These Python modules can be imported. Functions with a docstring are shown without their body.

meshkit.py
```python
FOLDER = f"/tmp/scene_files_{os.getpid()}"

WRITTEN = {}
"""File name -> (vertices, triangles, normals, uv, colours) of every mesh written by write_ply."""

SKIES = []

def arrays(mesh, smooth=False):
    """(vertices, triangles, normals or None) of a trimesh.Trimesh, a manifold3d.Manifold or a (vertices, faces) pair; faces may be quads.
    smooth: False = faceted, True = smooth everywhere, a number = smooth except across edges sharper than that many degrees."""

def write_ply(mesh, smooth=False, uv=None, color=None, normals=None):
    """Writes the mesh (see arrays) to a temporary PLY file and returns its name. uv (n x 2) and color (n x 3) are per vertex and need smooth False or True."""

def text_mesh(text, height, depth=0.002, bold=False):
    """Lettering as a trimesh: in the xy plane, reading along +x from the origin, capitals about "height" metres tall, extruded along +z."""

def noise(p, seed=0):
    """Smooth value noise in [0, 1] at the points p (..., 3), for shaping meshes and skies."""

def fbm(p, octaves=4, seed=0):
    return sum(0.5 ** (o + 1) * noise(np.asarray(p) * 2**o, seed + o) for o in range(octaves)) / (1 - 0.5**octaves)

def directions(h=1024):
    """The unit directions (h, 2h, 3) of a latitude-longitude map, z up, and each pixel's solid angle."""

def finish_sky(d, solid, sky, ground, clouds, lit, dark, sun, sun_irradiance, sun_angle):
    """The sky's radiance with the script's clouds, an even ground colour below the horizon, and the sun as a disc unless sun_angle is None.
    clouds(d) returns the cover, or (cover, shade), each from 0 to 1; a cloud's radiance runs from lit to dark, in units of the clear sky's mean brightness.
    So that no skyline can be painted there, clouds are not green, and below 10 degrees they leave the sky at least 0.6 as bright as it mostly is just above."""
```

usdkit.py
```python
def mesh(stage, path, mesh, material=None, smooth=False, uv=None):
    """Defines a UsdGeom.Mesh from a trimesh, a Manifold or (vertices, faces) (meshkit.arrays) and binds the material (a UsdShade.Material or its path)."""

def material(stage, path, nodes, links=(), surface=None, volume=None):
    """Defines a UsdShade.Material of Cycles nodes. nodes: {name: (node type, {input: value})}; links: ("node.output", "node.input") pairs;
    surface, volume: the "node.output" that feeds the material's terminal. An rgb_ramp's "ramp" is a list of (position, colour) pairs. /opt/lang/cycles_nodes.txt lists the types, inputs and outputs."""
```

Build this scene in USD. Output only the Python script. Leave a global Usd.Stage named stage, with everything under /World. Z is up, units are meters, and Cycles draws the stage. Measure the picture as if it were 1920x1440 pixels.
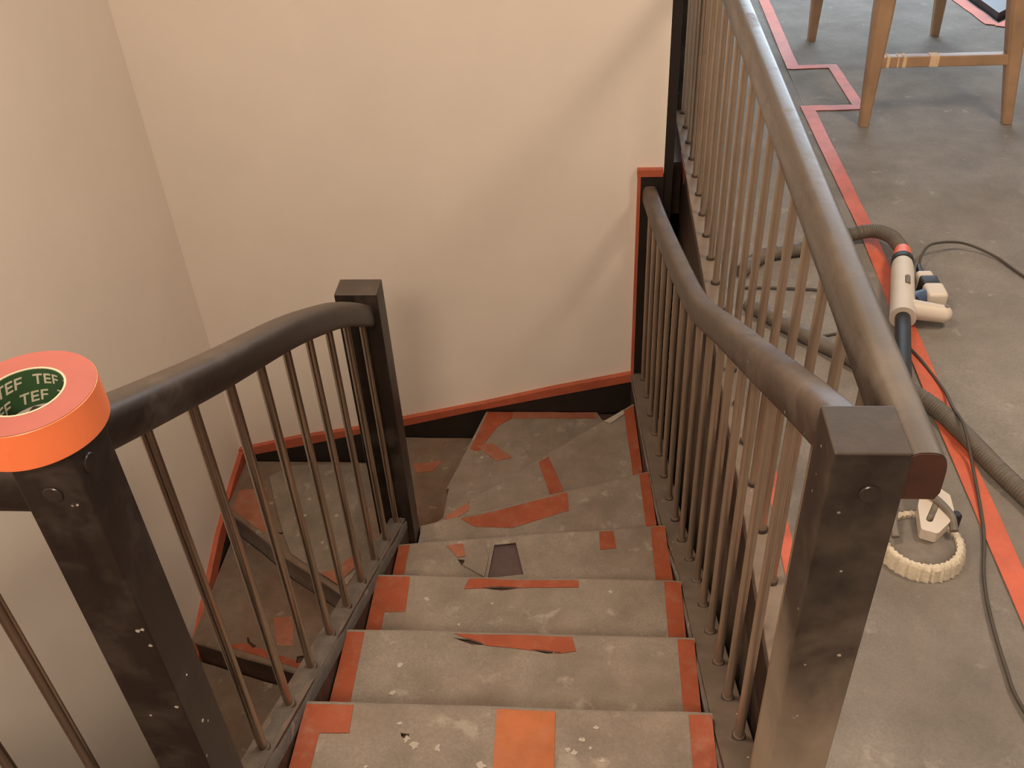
import math, random
import numpy as np
import trimesh
import manifold3d as m3
import shapely
import shapely.geometry as sg
from scipy.spatial import Delaunay
from pxr import Usd, UsdGeom, UsdLux, Gf, Sdf
import usdkit, meshkit

stage = Usd.Stage.CreateInMemory()
UsdGeom.SetStageUpAxis(stage, 'Z')
UsdGeom.SetStageMetersPerUnit(stage, 1.0)
UsdGeom.Xform.Define(stage, '/World')
UsdGeom.Scope.Define(stage, '/World/Looks')

# ------------------------------------------------------------------ camera, lights, exposure
cam = UsdGeom.Camera.Define(stage, '/World/camera')
right = (0.99665211, 0.06635705, -0.04776316)
down = (0.00321501, -0.61554894, -0.78809211)
ahead = (-0.08169603, 0.7853001, -0.61370149)
M = Gf.Matrix4d(*right, 0, *[-v for v in down], 0, *[-v for v in ahead], 0, 0, 0, 1.62, 1)
cam.AddTransformOp().Set(M)
cam.CreateHorizontalApertureAttr(36.0)
cam.CreateVerticalApertureAttr(27.0)
cam.CreateFocalLengthAttr(33.728)
cam.CreateClippingRangeAttr(Gf.Vec2f(0.02, 100))
cam.CreateExposureAttr(0.07)


def disk_lamp(name, pos, radius, power, color):
    l = UsdLux.DiskLight.Define(stage, '/World/' + name)
    l.CreateRadiusAttr(radius)
    l.CreateIntensityAttr(power)
    l.CreateColorAttr(Gf.Vec3f(*color))
    l.AddTranslateOp().Set(Gf.Vec3d(*pos))
    return l


WARM = (1.0, 0.80, 0.61)
disk_lamp('ceiling_light_source', (1.7, 1.9, 2.42), 0.30, 38, WARM)           # lamp over the room beside the stairwell
disk_lamp('landing_light_source', (-0.3, -0.9, 2.42), 0.30, 66, WARM)          # lamp over the landing behind the camera
disk_lamp('stairwell_light_source', (-0.55, 1.35, 2.42), 0.30, 38, WARM)         # lamp over the stairwell
w = UsdLux.RectLight.Define(stage, '/World/daylight_source')                    # daylight through the window in the far wall
w.CreateWidthAttr(2.2); w.CreateHeightAttr(1.3); w.CreateIntensityAttr(15.5); w.CreateColorAttr(Gf.Vec3f(0.66, 0.83, 1.0))
w.AddTranslateOp().Set(Gf.Vec3d(2.0, 7.38, 1.55)); w.AddRotateXOp().Set(-90)    # emits along -y, into the room

# ------------------------------------------------------------------ helpers
used = {}


def numbered(parent, name):
    k = used.get((parent, name), 0)
    used[(parent, name)] = k + 1
    return name if k == 0 else f'{name}_{k:03d}'


BASE = {}


def thing(name, label, cat, loc=(0, 0, 0), group=None):
    path = '/World/' + numbered('/World', name)
    x = UsdGeom.Xform.Define(stage, path)
    x.AddTranslateOp().Set(Gf.Vec3d(*[float(v) for v in loc]))
    p = x.GetPrim()
    p.SetCustomDataByKey('label', label)
    p.SetCustomDataByKey('category', cat)
    if group:
        p.SetCustomDataByKey('group', group)
    BASE[path] = np.array(loc, float)
    return path


def obj(name, mesh, mat, parent='/World', label=None, cat=None, kind=None, smooth=35, group=None):
    path = parent + '/' + numbered(parent, name)
    root = '/World/' + path.split('/')[2]
    v, f, _ = meshkit.arrays(mesh)
    v = np.array(v, float) - BASE.get(root, np.zeros(3))
    prim = usdkit.mesh(stage, path, (v, f), '/World/Looks/' + mat, smooth=smooth).GetPrim()
    for k, s in (('label', label), ('category', cat), ('kind', kind), ('group', group)):
        if s:
            prim.SetCustomDataByKey(k, s)
    return path


def struct(name, mesh, mat, parent=None, smooth=35):
    return obj(name, mesh, mat, parent or '/World', kind=None if parent else 'structure', smooth=smooth)


def join(parts):
    vs, fs, n = [], [], 0
    for p in parts:
        v, f, _ = meshkit.arrays(p)
        vs.append(v); fs.append(np.asarray(f) + n); n += len(v)
    return np.vstack(vs), np.vstack(fs)


def box(x0, x1, y0, y1, z0, z1, b=0.0):
    if b <= 0:
        t = trimesh.creation.box(extents=(x1 - x0, y1 - y0, z1 - z0))
        t.apply_translation(((x0 + x1) / 2, (y0 + y1) / 2, (z0 + z1) / 2))
        return t
    pts = []
    for x, sx in ((x0, 1), (x1, -1)):
        for y, sy in ((y0, 1), (y1, -1)):
            for z, sz in ((z0, 1), (z1, -1)):
                c = b * 0.35
                for d in ((b, 0, 0), (0, b, 0), (0, 0, b), (c, c, 0), (c, 0, c), (0, c, c)):
                    k = np.array(d)
                    pts.append((x + sx * (b - k[0] if k[0] == b and False else (0 if d[0] == b else (b if d[0] == 0 else c))),
                                y + sy * (0 if d[1] == b else (b if d[1] == 0 else c)),
                                z + sz * (0 if d[2] == b else (b if d[2] == 0 else c))))
    return trimesh.convex.convex_hull(np.array(pts))


def prism(poly, axis, a, b):
    """A polygon extruded along one axis from a to b; the polygon's two numbers are the other two axes in order."""
    if not isinstance(poly, sg.base.BaseGeometry):
        poly = sg.Polygon(poly)
    if not poly.is_valid:
        poly = poly.buffer(0)
    t = trimesh.creation.extrude_polygon(poly, b - a, engine='earcut')
    v = t.vertices.copy(); v[:, 2] += a
    o = np.empty_like(v)
    if axis == 2:
        o = v
    elif axis == 1:
        o[:, 0], o[:, 2], o[:, 1] = v[:, 0], v[:, 1], v[:, 2]
    else:
        o[:, 1], o[:, 2], o[:, 0] = v[:, 0], v[:, 1], v[:, 2]
    t = trimesh.Trimesh(o, t.faces, process=False)
    trimesh.repair.fix_normals(t)
    return t


def curve(pts, n=40):
    """Catmull-Rom through the points."""
    p = np.array(pts, float)
    q = np.vstack([2 * p[0] - p[1], p, 2 * p[-1] - p[-2]])
    out = []
    per = max(2, n // (len(p) - 1))
    for i in range(len(p) - 1):
        a, b, c, d = q[i:i + 4]
        for t in np.linspace(0, 1, per, endpoint=False):
            out.append(0.5 * (2 * b + (c - a) * t + (2 * a - 5 * b + 4 * c - d) * t * t + (3 * b - a - 3 * c + d) * t ** 3))
    out.append(p[-1])
    return np.array(out)


def tube(path, r, n=12, radii=None, ribs=None):
    path = np.array(path, float)
    T = np.gradient(path, axis=0)
    T /= np.linalg.norm(T, axis=1, keepdims=True)
    u = np.cross(T[0], (0.31, 0.2, 0.93)); u /= np.linalg.norm(u)
    rings = []
    for i, (p, t) in enumerate(zip(path, T)):
        u = u - (u @ t) * t; u /= np.linalg.norm(u)
        w_ = np.cross(t, u)
        rr = radii[i] if radii is not None else r
        a = np.linspace(0, 2 * np.pi, n, endpoint=False)
        rings.append(p + rr * (np.cos(a)[:, None] * u + np.sin(a)[:, None] * w_))
    return loft(rings)


def loft(rings):
    """Closed rings of equal length joined and capped."""
    n, m = len(rings[0]), len(rings)
    v = np.vstack(rings + [np.mean(rings[0], 0)[None], np.mean(rings[-1], 0)[None]])
    f = []
    for i in range(m - 1):
        for j in range(n):
            a, b = i * n + j, i * n + (j + 1) % n
            f += [(a, b, b + n), (a, b + n, a + n)]
    for j in range(n):
        f.append((n * m, (j + 1) % n, j))
        f.append((n * m + 1, (m - 1) * n + j, (m - 1) * n + (j + 1) % n))
    t = trimesh.Trimesh(v, np.array(f), process=False)
    if t.volume < 0:
        t.invert()
    return t


def lathe(profile, n=32, center=(0, 0, 0)):
    """(radius, z) profile, closed on itself, turned about z."""
    a = np.linspace(0, 2 * np.pi, n, endpoint=False)
    P = np.array(profile, float)
    k = len(P)
    v = np.vstack([np.column_stack([P[:, 0] * math.cos(t), P[:, 0] * math.sin(t), P[:, 1]]) for t in a]) + np.array(center)
    f = []
    for i in range(n):
        i2 = (i + 1) % n
        for j in range(k):
            j2 = (j + 1) % k
            q = (i * k + j, i2 * k + j, i2 * k + j2, i * k + j2)
            f += [(q[0], q[1], q[2]), (q[0], q[2], q[3])]
    t = trimesh.Trimesh(v, np.array(f), process=False)
    if t.volume < 0:
        t.invert()
    return t


def rod(x, y, z0, z1, r=0.008, n=14):
    a = np.linspace(0, 2 * np.pi, n, endpoint=False)
    ring = lambda z, s: np.column_stack([x + s * np.cos(a), y + s * np.sin(a), np.full(n, z)])
    return loft([ring(z0, r), ring(z1, r)])


def collar(x, y, z, r=0.014, h=0.010):
    return lathe([(r * 0.55, z - 0.006), (r, z - 0.006), (r, z + h * 0.6), (r * 0.8, z + h), (r * 0.55, z + h)], 16, (x, y, 0))


FOLDS = {2: [(-0.02, 1.42, -0.09, 1.24), (0.03, 1.40, -0.04, 1.22)], 3: [(-0.14, 1.75, -0.22, 1.57), (-0.09, 1.74, -0.16, 1.58)], 1: [(0.10, 1.12, 0.02, 0.98)]}


def rumple(x, y, amp=0.0055, seed=3):
    p = np.column_stack([np.ravel(x) * 5, np.ravel(y) * 5, np.zeros(np.size(x))])
    q = np.column_stack([np.ravel(x) * 22, np.ravel(y) * 22, np.ones(np.size(x))])
    fold = 0.0
    for ax, ay, bx, by in FOLDS.get(seed, ()):                     # soft creases running across a tread
        u, v = np.ravel(x) - ax, np.ravel(y) - ay
        dx, dy = bx - ax, by - ay
        ln = math.hypot(dx, dy)
        t, d = (u * dx + v * dy) / ln / ln, (u * dy - v * dx) / ln
        fold = fold + 0.006 * np.exp(-(d / 0.013) ** 2) * np.clip(1.15 - 2.3 * np.abs(t - 0.5), 0, 1)
    return fold + amp * (meshkit.fbm(p, 3, seed) - 0.5) * 2 + 0.18 * amp * (meshkit.fbm(q, 2, seed + 9) - 0.5) * 2


def sheet(poly, z, thick=0.003, step=0.022, lift=0.0, amp=0.0055, seed=3):
    """A soft sheet lying at height z with the plan given, rumpled, with a rim of its own thickness."""
    if not isinstance(poly, sg.base.BaseGeometry):
        poly = sg.Polygon(poly)
    if not poly.is_valid:
        poly = poly.buffer(0)
    geoms = list(poly.geoms) if hasattr(poly, 'geoms') else [poly]
    parts = []
    for g in geoms:
        if g.area < 1e-6:
            continue
        rings = [np.array(shapely.segmentize(r, step).coords)[:-1] for r in [g.exterior, *g.interiors]]
        x0, y0, x1, y1 = g.bounds
        gx, gy = np.meshgrid(np.arange(x0 + step / 2, x1, step), np.arange(y0 + step / 2, y1, step))
        inner = g.buffer(-step * 0.45)
        keep = shapely.contains_xy(inner, gx.ravel(), gy.ravel())
        pts = np.vstack(rings + [np.column_stack([gx.ravel()[keep], gy.ravel()[keep]])])
        tri = Delaunay(pts).simplices
        c = pts[tri].mean(1)
        tri = tri[shapely.contains_xy(g, c[:, 0], c[:, 1])]
        e1, e2 = pts[tri[:, 1]] - pts[tri[:, 0]], pts[tri[:, 2]] - pts[tri[:, 0]]
        cr = e1[:, 0] * e2[:, 1] - e1[:, 1] * e2[:, 0]
        tri = tri[np.abs(cr) > 1e-9]; cr = cr[np.abs(cr) > 1e-9]
        tri[cr < 0] = tri[cr < 0][:, ::-1]
        zt = z + lift + rumple(pts[:, 0], pts[:, 1], amp, seed)
        n = len(pts)
        v = np.vstack([np.column_stack([pts, zt]), np.column_stack([pts, zt - thick])])
        f = [tri, tri[:, ::-1] + n]
        s = 0
        for r in rings:
            k = len(r)
            i = np.arange(k) + s; j = np.roll(i, -1)
            f += [np.column_stack([i, i + n, j + n]), np.column_stack([i, j + n, j])]
            s += k
        t = trimesh.Trimesh(v, np.vstack(f), process=False)
        parts.append(t)
    return join(parts)


def nose(a, b, z, out, drop=0.135, thick=0.003, amp=0.0055, seed=3, lift=0.0, extra=0.0):
    """The turned-down front of a sheet along the edge a-b (plan), hanging down the riser on the side 'out'."""
    a, b = np.array(a, float), np.array(b, float)
    n = max(2, int(np.linalg.norm(b - a) / 0.03))
    o = np.array(out, float); o /= np.linalg.norm(o)
    prof = [(-0.004, 0.0), (0.004, -0.001), (0.010, -0.006), (0.012, -0.014), (0.009, -0.03), (0.006, -0.07), (0.008, -drop)]
    if drop < 0.07:
        prof = prof[:4] + [(0.011, -drop)]
    inner = [(u - thick, w_ - thick * 0.4) for u, w_ in prof]
    loop = prof + inner[::-1]
    rings = []
    for s in np.linspace(0, 1, n + 1):
        p = a + (b - a) * s
        zz = z + lift + rumple([p[0]], [p[1]], amp, seed)[0]
        wob = 0.006 * (meshkit.fbm(np.array([[p[0] * 7, p[1] * 7, 5.0]]), 2, seed)[0] - 0.5)
        rings.append(np.array([(p[0] + o[0] * (u + extra + wob * (-w_ / drop)), p[1] + o[1] * (u + extra + wob * (-w_ / drop)), zz + w_) for u, w_ in loop]))
    return loft(rings)


# ------------------------------------------------------------------ materials
L = '/World/Looks/'


def mat(name, nodes, links, surface='p.BSDF'):
    usdkit.material(stage, L + name, nodes, links, surface=surface)


def plain(name, color, rough=0.5, metallic=0.0, var=0.12, scale=8.0, bump=0.0, bscale=200, spec=0.5, detail=4):
    c = np.array(color)
    nodes = {'t': ('texture_coordinate', {}),
             'n': ('noise_texture', {'scale': scale, 'detail': detail, 'roughness': 0.6}),
             'r': ('rgb_ramp', {'ramp': [(0.3, tuple(c * (1 - var))), (0.7, tuple(np.minimum(1, c * (1 + var))))]}),
             'p': ('principled_bsdf', {'roughness': rough, 'metallic': metallic, 'specular_ior_level': spec})}
    links = [('t.object', 'n.vector'), ('n.fac', 'r.fac'), ('r.color', 'p.base_color')]
    if bump:
        nodes['bn'] = ('noise_texture', {'scale': bscale, 'detail': 3})
        nodes['b'] = ('bump', {'strength': bump, 'distance': 0.002})
        links += [('t.object', 'bn.vector'), ('bn.fac', 'b.height'), ('b.normal', 'p.normal')]
    mat(name, nodes, links)


def dusty(name, wood, dust, rough=0.42, grain=(2, 2, 30), amount=(0.45, 0.75), top=0.5, metallic=0.0, spec=0.5, flecks=True, seed=0.0, smear=None):
    """Stained wood or metal with building dust: settled on faces that look up, rubbed off in patches, with small paint flecks."""
    wood, dust = np.array(wood), np.array(dust)
    nodes = {'t': ('texture_coordinate', {}),
             'm': ('mapping', {'scale': grain}),
             'g': ('noise_texture', {'scale': 6, 'detail': 5, 'distortion': 0.6}),
             'gr': ('rgb_ramp', {'ramp': [(0.35, tuple(wood * 0.7)), (0.7, tuple(wood * 1.35))]}),
             'geo': ('geometry', {}), 'sx': ('separate_xyz', {}),
             'up': ('map_range', {'from_min': 0.1, 'from_max': 0.95, 'to_min': 0.0, 'to_max': top, 'clamp': True}),
             'mo': ('mapping', {'location': (seed, seed * 1.7, seed * 0.6)}),
             'd': ('noise_texture', {'scale': 7, 'detail': 6, 'roughness': 0.65}),
             'dr': ('map_range', {'from_min': amount[0], 'from_max': amount[1], 'to_min': 0.0, 'to_max': 0.55, 'clamp': True}),
             'ad': ('math', {'math_type': 'add', 'use_clamp': True}),
             'mx': ('mix_color', {'blend_type': 'mix', 'b': tuple(dust)}),
             'rr': ('map_range', {'from_min': 0.0, 'from_max': 1.0, 'to_min': rough, 'to_max': 0.9, 'clamp': True}),
             'bn': ('noise_texture', {'scale': 90, 'detail': 3}),
             'b': ('bump', {'strength': 0.12, 'distance': 0.002}),
             'p': ('principled_bsdf', {'specular_ior_level': spec, 'metallic': metallic})}
    links = [('t.object', 'm.vector'), ('m.vector', 'g.vector'), ('g.fac', 'gr.fac'),
             ('geo.normal', 'sx.vector'), ('sx.z', 'up.value'), ('t.object', 'mo.vector'), ('mo.vector', 'd.vector'), ('d.fac', 'dr.value'),
             ('up.result', 'ad.value1'), ('dr.result', 'ad.value2'), ('ad.value', 'mx.fac'), ('gr.color', 'mx.a'),
             ('ad.value', 'rr.value'), ('rr.result', 'p.roughness'), ('t.object', 'bn.vector'), ('bn.fac', 'b.height'), ('b.normal', 'p.normal')]
    last = 'mx.result'
    if smear:                                                     # plaster dust wiped along the lower part of the post
        nodes['ps'] = ('separate_xyz', {})
        nodes['pn'] = ('noise_texture', {'scale': 5.5, 'detail': 5, 'roughness': 0.6, 'distortion': 0.8})
        nodes['pm'] = ('math', {'math_type': 'multiply_add', 'value2': 0.42})
        nodes['pr'] = ('map_range', {'from_min': smear[0], 'from_max': smear[1], 'to_min': 0.0, 'to_max': 0.92, 'clamp': True})
        nodes['px'] = ('mix_color', {'blend_type': 'mix', 'b': (0.30, 0.235, 0.175)})
        links += [('geo.position', 'ps.vector'), ('geo.position', 'pn.vector'), ('pn.fac', 'pm.value1'), ('ps.z', 'pz.value1'), ('pz.value', 'pm.value3'),
                  ('pm.value', 'pr.value'), ('pr.result', 'px.fac'), (last, 'px.a')]
        nodes['pz'] = ('math', {'math_type': 'subtract', 'value2': 0.21})
        last = 'px.result'
    if flecks:
        nodes['v'] = ('voronoi_texture', {'scale': 26, 'randomness': 1.0})
        nodes['vr'] = ('rgb_ramp', {'ramp': [(0.0, (1, 1, 1)), (0.05, (1, 1, 1)), (0.075, (0, 0, 0)), (1, (0, 0, 0))]})
        nodes['vn'] = ('noise_texture', {'scale': 3.3, 'detail': 1})
        nodes['vm'] = ('map_range', {'from_min': 0.5, 'from_max': 0.56, 'to_min': 0.0, 'to_max': 0.8, 'clamp': True})
        nodes['vf'] = ('mix_color', {'blend_type': 'multiply', 'fac': 1.0})
        nodes['mf'] = ('mix_color', {'blend_type': 'mix', 'b': (0.55, 0.50, 0.44)})
        nodes['bw'] = ('rgb_to_bw', {})
        links += [('mo.vector', 'v.vector'), ('v.distance', 'vr.fac'), ('mo.vector', 'vn.vector'), ('vn.fac', 'vm.value'), ('vr.color', 'vf.a'), ('vm.result', 'vf.b'),
                  ('vf.result', 'bw.color'), ('bw.val', 'mf.fac'), (last, 'mf.a')]
        last = 'mf.result'
    links.append((last, 'p.base_color'))
    mat(name, nodes, links)


def feltlike(name, base, stain, fleck=0.5, fleck_amt=(0.60, 0.66), rough=0.95, coarse=3.0):
    """Grey needle felt: fine fibres, broad dirty patches, trodden-in plaster."""
    base, stain = np.array(base), np.array(stain)
    nodes = {'geo': ('geometry', {}),
             'f': ('noise_texture', {'scale': 160, 'detail': 4, 'roughness': 0.7}),
             'fr': ('rgb_ramp', {'ramp': [(0.3, tuple(base * 0.84)), (0.7, tuple(base * 1.16))]}),
             's': ('noise_texture', {'scale': coarse, 'detail': 6, 'roughness': 0.62, 'distortion': 0.5}),
             'sr': ('map_range', {'from_min': 0.42, 'from_max': 0.68, 'to_min': 0.0, 'to_max': 0.75, 'clamp': True}),
             'mx': ('mix_color', {'blend_type': 'mix', 'b': tuple(stain)}),
             's2': ('noise_texture', {'scale': coarse * 3.1, 'detail': 5, 'roughness': 0.6}),
             'sr2': ('map_range', {'from_min': 0.35, 'from_max': 0.7, 'to_min': 0.84, 'to_max': 1.13, 'clamp': True}),
             'mv': ('mix_color', {'blend_type': 'multiply', 'fac': 1.0, 'use_clamp': False}),
             'w': ('noise_texture', {'scale': 13, 'detail': 4, 'roughness': 0.6, 'distortion': 0.15}),
             'wr': ('map_range', {'from_min': fleck_amt[0], 'from_max': fleck_amt[1], 'to_min': 0.0, 'to_max': fleck, 'clamp': True}),
             'mw': ('mix_color', {'blend_type': 'mix', 'b': (0.50, 0.45, 0.38)}),
             'b': ('bump', {'strength': 0.35, 'distance': 0.003}),
             'b2': ('bump', {'strength': 0.35, 'distance': 0.012}),
             'p': ('principled_bsdf', {'roughness': rough, 'specular_ior_level': 0.15, 'sheen_weight': 0.15})}
    links = [(f'geo.position', k + '.vector') for k in ('f', 's', 's2', 'w')]
    links += [('f.fac', 'fr.fac'), ('fr.color', 'mx.a'), ('s.fac', 'sr.value'), ('sr.result', 'mx.fac'), ('s2.fac', 'sr2.value'), ('mx.result', 'mv.a'), ('sr2.result', 'mv.b'),
              ('w.fac', 'wr.value'), ('wr.result', 'mw.fac'), ('mv.result', 'mw.a'), ('mw.result', 'p.base_color'),
              ('f.fac', 'b.height'), ('s2.fac', 'b2.height'), ('b.normal', 'b2.normal'), ('b2.normal', 'p.normal')]
    mat(name, nodes, links)


def tapelike(name, color, rough=0.45, dirt=0.35, spec=0.4):
    c = np.array(color)
    nodes = {'geo': ('geometry', {}),
             'n': ('noise_texture', {'scale': 9, 'detail': 5, 'roughness': 0.65}),
             'r': ('rgb_ramp', {'ramp': [(0.3, tuple(c * 0.82)), (0.65, tuple(np.minimum(1, c * 1.15)))]}),
             'd': ('noise_texture', {'scale': 24, 'detail': 5, 'roughness': 0.7}),
             'dr': ('map_range', {'from_min': 0.5, 'from_max': 0.75, 'to_min': 0.0, 'to_max': dirt, 'clamp': True}),
             'm': ('mix_color', {'blend_type': 'mix', 'b': (0.30, 0.22, 0.16)}),
             'w': ('noise_texture', {'scale': 55, 'detail': 2}),
             'b': ('bump', {'strength': 0.15, 'distance': 0.003}),
             'p': ('principled_bsdf', {'roughness': rough, 'specular_ior_level': spec})}
    links = [('geo.position', k + '.vector') for k in 'ndw']
    links += [('n.fac', 'r.fac'), ('r.color', 'm.a'), ('d.fac', 'dr.value'), ('dr.result', 'm.fac'), ('m.result', 'p.base_color'), ('w.fac', 'b.height'), ('b.normal', 'p.normal')]
    mat(name, nodes, links)


plain('wall_paint', (0.81, 0.725, 0.645), 0.75, var=0.025, scale=3, bump=0.06, bscale=260, spec=0.25)
plain('ceiling_paint', (0.78, 0.74, 0.68), 0.9, var=0.02)
plain('black_board', (0.016, 0.011, 0.009), 0.45, var=0.25, scale=12)
plain('stair_side_paint', (0.075, 0.05, 0.036), 0.7, var=0.3, scale=5)
dusty('newel_wood', (0.020, 0.013, 0.0105), (0.14, 0.108, 0.085), 0.38, (3, 3, 0.6), (0.50, 0.85), 0.42, seed=2.2)
dusty('newel_wood_dusty', (0.023, 0.0145, 0.011), (0.15, 0.118, 0.085), 0.42, (3, 3, 0.6), (0.47, 0.80), 0.20, seed=5.1, smear=(0.66, 0.36))
dusty('rail_wood', (0.022, 0.0145, 0.011), (0.17, 0.13, 0.10), 0.36, (12, 1, 12), (0.52, 0.85), 0.38, seed=1.3, flecks=False)
dusty('rail_wood_dusty', (0.045, 0.028, 0.020), (0.19, 0.145, 0.11), 0.42, (12, 1, 12), (0.46, 0.80), 0.34, seed=7.7)
dusty('rail_wood_worn', (0.050, 0.036, 0.028), (0.20, 0.165, 0.13), 0.22, (12, 1, 12), (0.48, 0.85), 0.35, seed=4.4, spec=0.7, flecks=False)
plain('cap_wood', (0.032, 0.022, 0.018), 0.32, var=0.2, scale=30)
plain('cut_end_wood', (0.075, 0.028, 0.016), 0.5, var=0.2, scale=30)
plain('baluster_metal', (0.40, 0.315, 0.245), 0.2, 0.9, var=0.10, scale=5)
plain('baluster_metal_dusty', (0.46, 0.36, 0.275), 0.3, 0.75, var=0.12, scale=5)
plain('stair_wood', (0.060, 0.032, 0.022), 0.55, var=0.3, scale=14)
dusty('string_wood_tan', (0.09, 0.06, 0.043), (0.24, 0.185, 0.14), 0.5, (2, 8, 2), (0.40, 0.70), 0.6, seed=2.0)
dusty('string_wood', (0.045, 0.028, 0.021), (0.17, 0.13, 0.10), 0.5, (2, 8, 2), (0.45, 0.75), 0.72, seed=9.0)
plain('hole_wood', (0.085, 0.052, 0.05), 0.6, var=0.15, scale=40)
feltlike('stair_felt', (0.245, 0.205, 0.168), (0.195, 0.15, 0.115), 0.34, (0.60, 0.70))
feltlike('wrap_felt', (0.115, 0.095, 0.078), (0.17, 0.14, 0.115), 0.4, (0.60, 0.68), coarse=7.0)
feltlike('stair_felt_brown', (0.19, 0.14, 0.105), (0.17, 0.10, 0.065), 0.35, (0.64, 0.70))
feltlike('floor_felt_grey', (0.242, 0.217, 0.19), (0.20, 0.17, 0.145), 0.35, (0.63, 0.72), coarse=2.0)
tapelike('step_tape', (0.275, 0.062, 0.025))
tapelike('step_tape_bright', (0.37, 0.108, 0.034), dirt=0.15)
tapelike('faded_tape', (0.30, 0.105, 0.06), dirt=0.6)
tapelike('wall_tape', (0.44, 0.105, 0.055), dirt=0.15)
tapelike('floor_tape', (0.58, 0.125, 0.065), 0.62, dirt=0.15)
plain('roll_side', (0.35, 0.098, 0.078), 0.6, var=0.05, scale=20)
plain('roll_face', (0.97, 0.23, 0.085), 0.38, var=0.06, scale=14, spec=0.5)
plain('core_green', (0.035, 0.095, 0.035), 0.55, var=0.1)
plain('core_print', (0.62, 0.58, 0.45), 0.6, var=0.05)
plain('core_card', (0.55, 0.45, 0.32), 0.85, var=0.08)
plain('oak', (0.40, 0.25, 0.145), 0.5, var=0.18, scale=7)
plain('bare_wood', (0.72, 0.52, 0.32), 0.7, var=0.12, scale=30)
plain('tool_white', (0.62, 0.545, 0.46), 0.5, var=0.05)
plain('tool_dark', (0.020, 0.021, 0.026), 0.45, var=0.15)
plain('tool_blue', (0.045, 0.075, 0.14), 0.45, var=0.1)
plain('tool_orange', (0.80, 0.16, 0.08), 0.45, var=0.05)
plain('tool_grey', (0.17, 0.145, 0.12), 0.6, var=0.2, scale=25)
plain('bristle', (0.66, 0.58, 0.45), 0.9, var=0.15, scale=120, bump=0.5, bscale=500)
plain('hose_grey', (0.125, 0.105, 0.083), 0.6, var=0.15, scale=18)
plain('cord_grey', (0.070, 0.056, 0.043), 0.6, var=0.15)
plain('dark_stone', (0.055, 0.045, 0.05), 0.5, var=0.25, scale=10)
plain('plaster_bit', (0.40, 0.355, 0.295), 0.9, var=0.08, scale=50)
plain('window_white', (0.8, 0.8, 0.78), 0.5, var=0.02)

# ------------------------------------------------------------------ the setting
RISE = 0.157
ZLOW = -17 * RISE
slab = sg.Polygon([(0.346, 7.5), (5.5, 7.5), (5.5, -2.5), (-1.65, -2.5), (-1.65, 0.78), (-0.60, 0.78), (-0.60, 0.832), (0.30, 0.832), (0.346, 0.832)])
slab = slab.union(sg.box(0.262, 3.46, 0.35, 7.5))
struct('floor', prism(slab, 2, -0.22, 0.0), 'stair_wood')
struct('floor_lower', box(-1.65, 0.35, -2.5, 3.29, ZLOW - 0.1, ZLOW), 'stair_felt_brown')
struct('ceiling', box(-1.77, 5.6, -2.6, 7.6, 2.45, 2.55), 'ceiling_paint')
struct('wall_back', box(-1.77, 0.266, 3.29, 3.41, ZLOW, 2.45), 'wall_paint')
struct('wall_left', box(-1.77, -1.65, -2.5, 3.29, ZLOW, 2.45), 'wall_paint')
struct('wall_front', box(-1.77, 5.5, -2.6, -2.5, ZLOW, 2.45), 'wall_paint')
struct('wall_right', box(5.5, 5.6, -2.5, 7.5, 0, 2.45), 'wall_paint')
struct('wall_far', box(0.262, 5.5, 7.5, 7.6, 0, 2.45), 'wall_paint')
struct('wall_hall', box(0.15, 0.262, 3.41, 7.5, 0, 2.45), 'wall_paint')
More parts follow.
